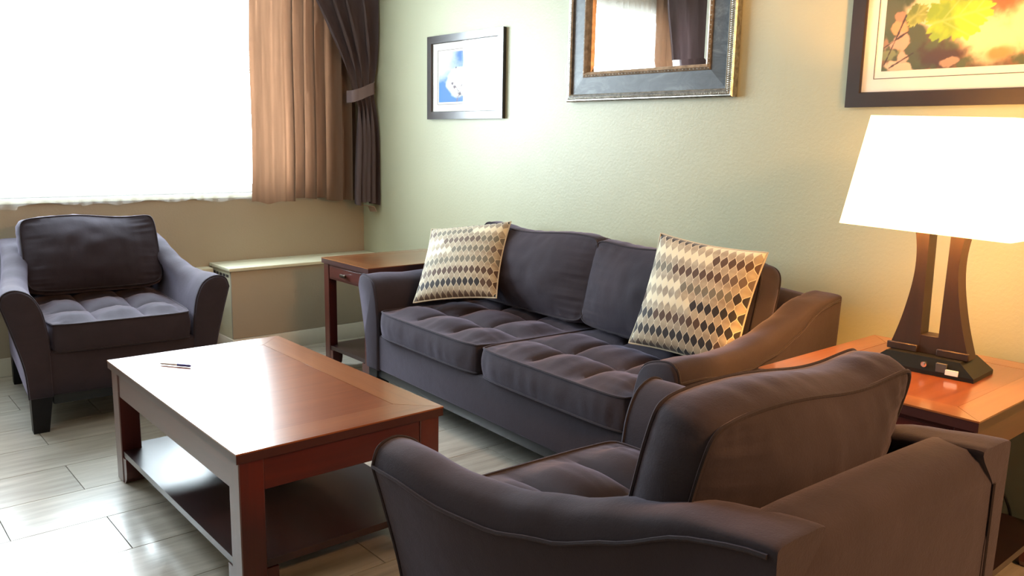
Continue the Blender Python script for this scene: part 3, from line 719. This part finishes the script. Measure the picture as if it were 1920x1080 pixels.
def leaf_art(u, v):
    """blurred autumn foliage around a bright yellow-green leaf"""
    X = u*5.12; Y = v*3.14                                   # hundreds of picture units from the lower left corner
    a = nz(X, Y, .9, 7.7); b_ = nz(X, Y, 2.0, 2.2); c_ = nz(X, Y, 4.5, 5.0)
    c = lerp3((.16, .10, .05), (.50, .22, .07), .5+a*1.3)
    c = lerp3(c, (.10, .13, .045), smst(-.05, .25, b_+.18-.25*X))
    def blob(c, x, y, rx, ry, col, soft=.5, wob=.35):
        d = sqrt(((X-x)/rx)**2 + ((Y-y)/ry)**2) + wob*(b_+c_*.6)
        return lerp3(col, c, smst(1-soft, 1+soft*.4, d))
    cream = (1.0, .86, .52)
    c = blob(c, 3.6, 1.1, 1.2, .9, (.75, .38, .12), .9)
    c = blob(c, 2.45, 1.15, .5, .6, (.42, .17, .06), .6)
    c = blob(c, .85, 1.10, .5, .38, cream, .35)              # bright gap behind the leaf
    c = blob(c, 2.1, .45, .75, .42, cream, .55); c = blob(c, 2.75, .75, .45, .6, cream, .6)
    c = blob(c, 3.4, .3, .7, .3, (.85, .65, .35), .6); c = blob(c, 4.4, 1.6, .6, .8, cream, .7)
    c = blob(c, 2.25, .22, .28, .15, (.62, .33, .10), .5)
    c = blob(c, .52, .38, .36, .55, (.095, .115, .045), .25); c = blob(c, .1, 1.0, .3, .4, (.14, .15, .06), .4)
    c = blob(c, 1.15, .22, .55, .26, (.085, .035, .022), .3)
    for x, y, rx, ry, col in ((.22, .78, .22, .13, (.85, .48, .22)), (.30, .50, .26, .12, (.80, .50, .36)), (.12, .30, .2, .09, (.30, .34, .14)), (.36, .06, .34, .11, (.95, .72, .50)),
                              (.26, .98, .12, .08, (.62, .34, .20)), (.42, .22, .12, .10, (.85, .55, .40)), (.05, .55, .1, .2, (.45, .28, .16)), (1.35, .12, .3, .08, (.55, .36, .25))):
        c = blob(c, x, y, rx, ry, col, .25, .8)
    # the leaf: toothed outline, darker veins
    for lx, ly, RX_, RY_, rot, col, dark in ((1.42, .88, .70, .46, .18, (.60, .80, .035), (.30, .50, .03)), (.62, .98, .26, .2, .6, (.50, .58, .10), (.22, .3, .05)), (3.4, 2.1, .8, .55, 2.4, (.60, .66, .08), (.3, .38, .05)), (.9, 2.2, .6, .4, 1.1, (.30, .38, .08), (.14, .2, .05))):
        dx, dy = X-lx, Y-ly; ex = dx*cos(rot)+dy*sin(rot); ey = -dx*sin(rot)+dy*cos(rot)
        an = math.atan2(ey/RY_, ex/RX_); d = sqrt((ex/RX_)**2 + (ey/RY_)**2)
        rr = .80 + .16*abs(cos(an*2.5)) + .06*sin(an*17) + .04*sin(an*31) + .10*c_
        k_ = smst(0, .05, rr-d)
        if k_ > 0:
            vein = max(0, 1-abs(ey)*26) if ex > -RX_ else 0
            for q_ in (-.3, 0., .3): vein = max(vein, 1-abs(abs(ey)-(ex-q_)*.8)*34 if ex > q_ else 0)
            c = lerp3(c, lerp3(lerp3(col, dark, .35+b_*1.6-.4*(ex/RX_)), (.80, .85, .30), .35*max(0, vein)), k_)
    for (x1, y1, x2, y2) in ((.05, .12, .42, .98), (.0, .42, .5, .70), (.15, .05, .62, .30)):
        px, py = x2-x1, y2-y1; t_ = max(0, min(1, ((X-x1)*px+(Y-y1)*py)/(px*px+py*py))); d = sqrt((X-x1-px*t_)**2+(Y-y1-py*t_)**2)+c_*.02
        c = lerp3((.06, .03, .025), c, smst(.004, .020, d))
    return tuple(min(.9, q_*.62) for q_ in c)
def picture(label, x0, x1, z0, z1, fw_, mw, art_rect, fn, nx, nz_, fm, line_off=.022, group=None):
    T = thing('framed_picture', label, 'picture', ((x0+x1)/2, 0, z0)); C_ = Vector(T.location)
    X0, X1, Z0, Z1 = x0-C_.x, x1-C_.x, 0, z1-z0
    frame_sides('frame_rail', X0, X1, Z0, Z1, fw_, -.003, -.024, fm, T, [(0, -.003), (0, -.024), (fw_-.003, -.024), (fw_, -.019), (fw_, -.003)])
    obj('mat_board', B(X0+fw_-.002, X1-fw_+.002, -.012, -.006, Z0+fw_-.002, Z1-fw_+.002), M['matboard'], T, smooth=False)
    a0, a1, b0, b1 = art_rect; a0 -= C_.x; a1 -= C_.x; b0 -= z0; b1 -= z0
    art('art_print', a0, a1, b0, b1, -.0135, fn, T, nx, nz_)
    bm = bmesh.new(); o_ = line_off; w_ = .0022
    box(bm, a0-o_, a1+o_, -.0135, -.0122, b0-o_, b0-o_+w_); box(bm, a0-o_, a1+o_, -.0135, -.0122, b1+o_-w_, b1+o_)
    box(bm, a0-o_, a0-o_+w_, -.0135, -.0122, b0-o_+w_, b1+o_-w_); box(bm, a1+o_-w_, a1+o_, -.0135, -.0122, b0-o_+w_, b1+o_-w_)
    obj('mat_line', bm, M['line'], T, smooth=False)
    obj('glazing', B(X0+fw_, X1-fw_, -.018, -.0165, Z0+fw_, Z1-fw_), M['pane'], T, smooth=False)
picture('small black-framed blue sky and blossom print, nearest the curtain', .798, 1.505, 1.412, 1.890, .045, .06, (.906, 1.397, 1.510, 1.792), sky_art, 180, 110, M['frame_black'], .014)
picture('large dark-framed autumn leaf print above the lamp', 3.453, 4.56, 1.434, 2.26, .052, .06, (3.572, 4.441, 1.556, 2.138), leaf_art, 330, 220, M['frame_brown'], .026)
# mirror
mx0, mx1, mz0, mz1 = 2.012, 2.974, 1.485, 2.60
T = thing('wall_mirror', 'wall mirror in a wide slate blue frame with beaded silver edges', 'mirror', ((mx0+mx1)/2, 0, mz0))
hx = (mx1-mx0)/2; hz = mz1-mz0
frame_sides('outer_rail', -hx, hx, 0, hz, .034, -.003, -.05, M['silver'], T, [(0, -.003), (0, -.034), (.006, -.040), (.010, -.040), (.028, -.046), (.034, -.040), (.034, -.003)])
frame_sides('slate_rail', -hx+.034, hx-.034, .034, hz-.034, .078, -.003, -.03, M['slate'], T, [(0, -.003), (0, -.030), (.078, -.036), (.078, -.003)])
q = .112
frame_sides('inner_rail', -hx+q, hx-q, q, hz-q, .024, -.003, -.045, M['warm_rim'], T, [(0, -.003), (0, -.040), (.012, -.046), (.024, -.038), (.024, -.003)])
def beads(step, inset, r, y, m, par, el=1.0):
    bm = bmesh.new(); a0, a1, b0, b1 = -hx+inset, hx-inset, inset, hz-inset
    P = []
    nx_ = int((a1-a0)/step); nz2 = int((b1-b0)/step)
    for i in range(nx_+1):
        for z in (b0, b1): P.append((a0+(a1-a0)*i/nx_, z, 0))
    for i in range(1, nz2):
        for x in (a0, a1): P.append((x, b0+(b1-b0)*i/nz2, 1))
    for x, z, v in P:
        sx_, sz_ = (r, r*el) if not v else (r*el, r)
        vs = [bm.verts.new(p) for p in ((x-sx_, y, z), (x, y, z-sz_), (x+sx_, y, z), (x, y, z+sz_))]; tp = bm.verts.new((x, y-r*1.2, z))
        for k_ in range(4): bm.faces.new((vs[k_], vs[(k_+1) % 4], tp))
    o = obj('beading', bm, m, par, smooth=True, ang=180); o['kind'] = 'stuff'; return o
beads(.0085, .017, .0036, -.0425, M['silver'], T, 2.6)
beads(.019, q+.007, .0042, -.043, M['silver'], T)
bi = q + .024; bw = .028
bm = bmesh.new()
O = [(-hx+bi, bi), (hx-bi, bi), (hx-bi, hz-bi), (-hx+bi, hz-bi)]; I = [(-hx+bi+bw, bi+bw), (hx-bi-bw, bi+bw), (hx-bi-bw, hz-bi-bw), (-hx+bi+bw, hz-bi-bw)]
ov = [bm.verts.new((x, -.012, z)) for x, z in O]; iv = [bm.verts.new((x, -.0155, z)) for x, z in I]; bv = [bm.verts.new((x, -.006, z)) for x, z in O]
bm.faces.new(iv[::-1]); bm.faces.new(bv)
for k_ in range(4): bm.faces.new((ov[k_], ov[(k_+1) % 4], iv[(k_+1) % 4], iv[k_])); bm.faces.new((bv[k_], bv[(k_+1) % 4], ov[(k_+1) % 4], ov[k_]))
obj('mirror_glass', bm, M['mirror'], T, smooth=False)
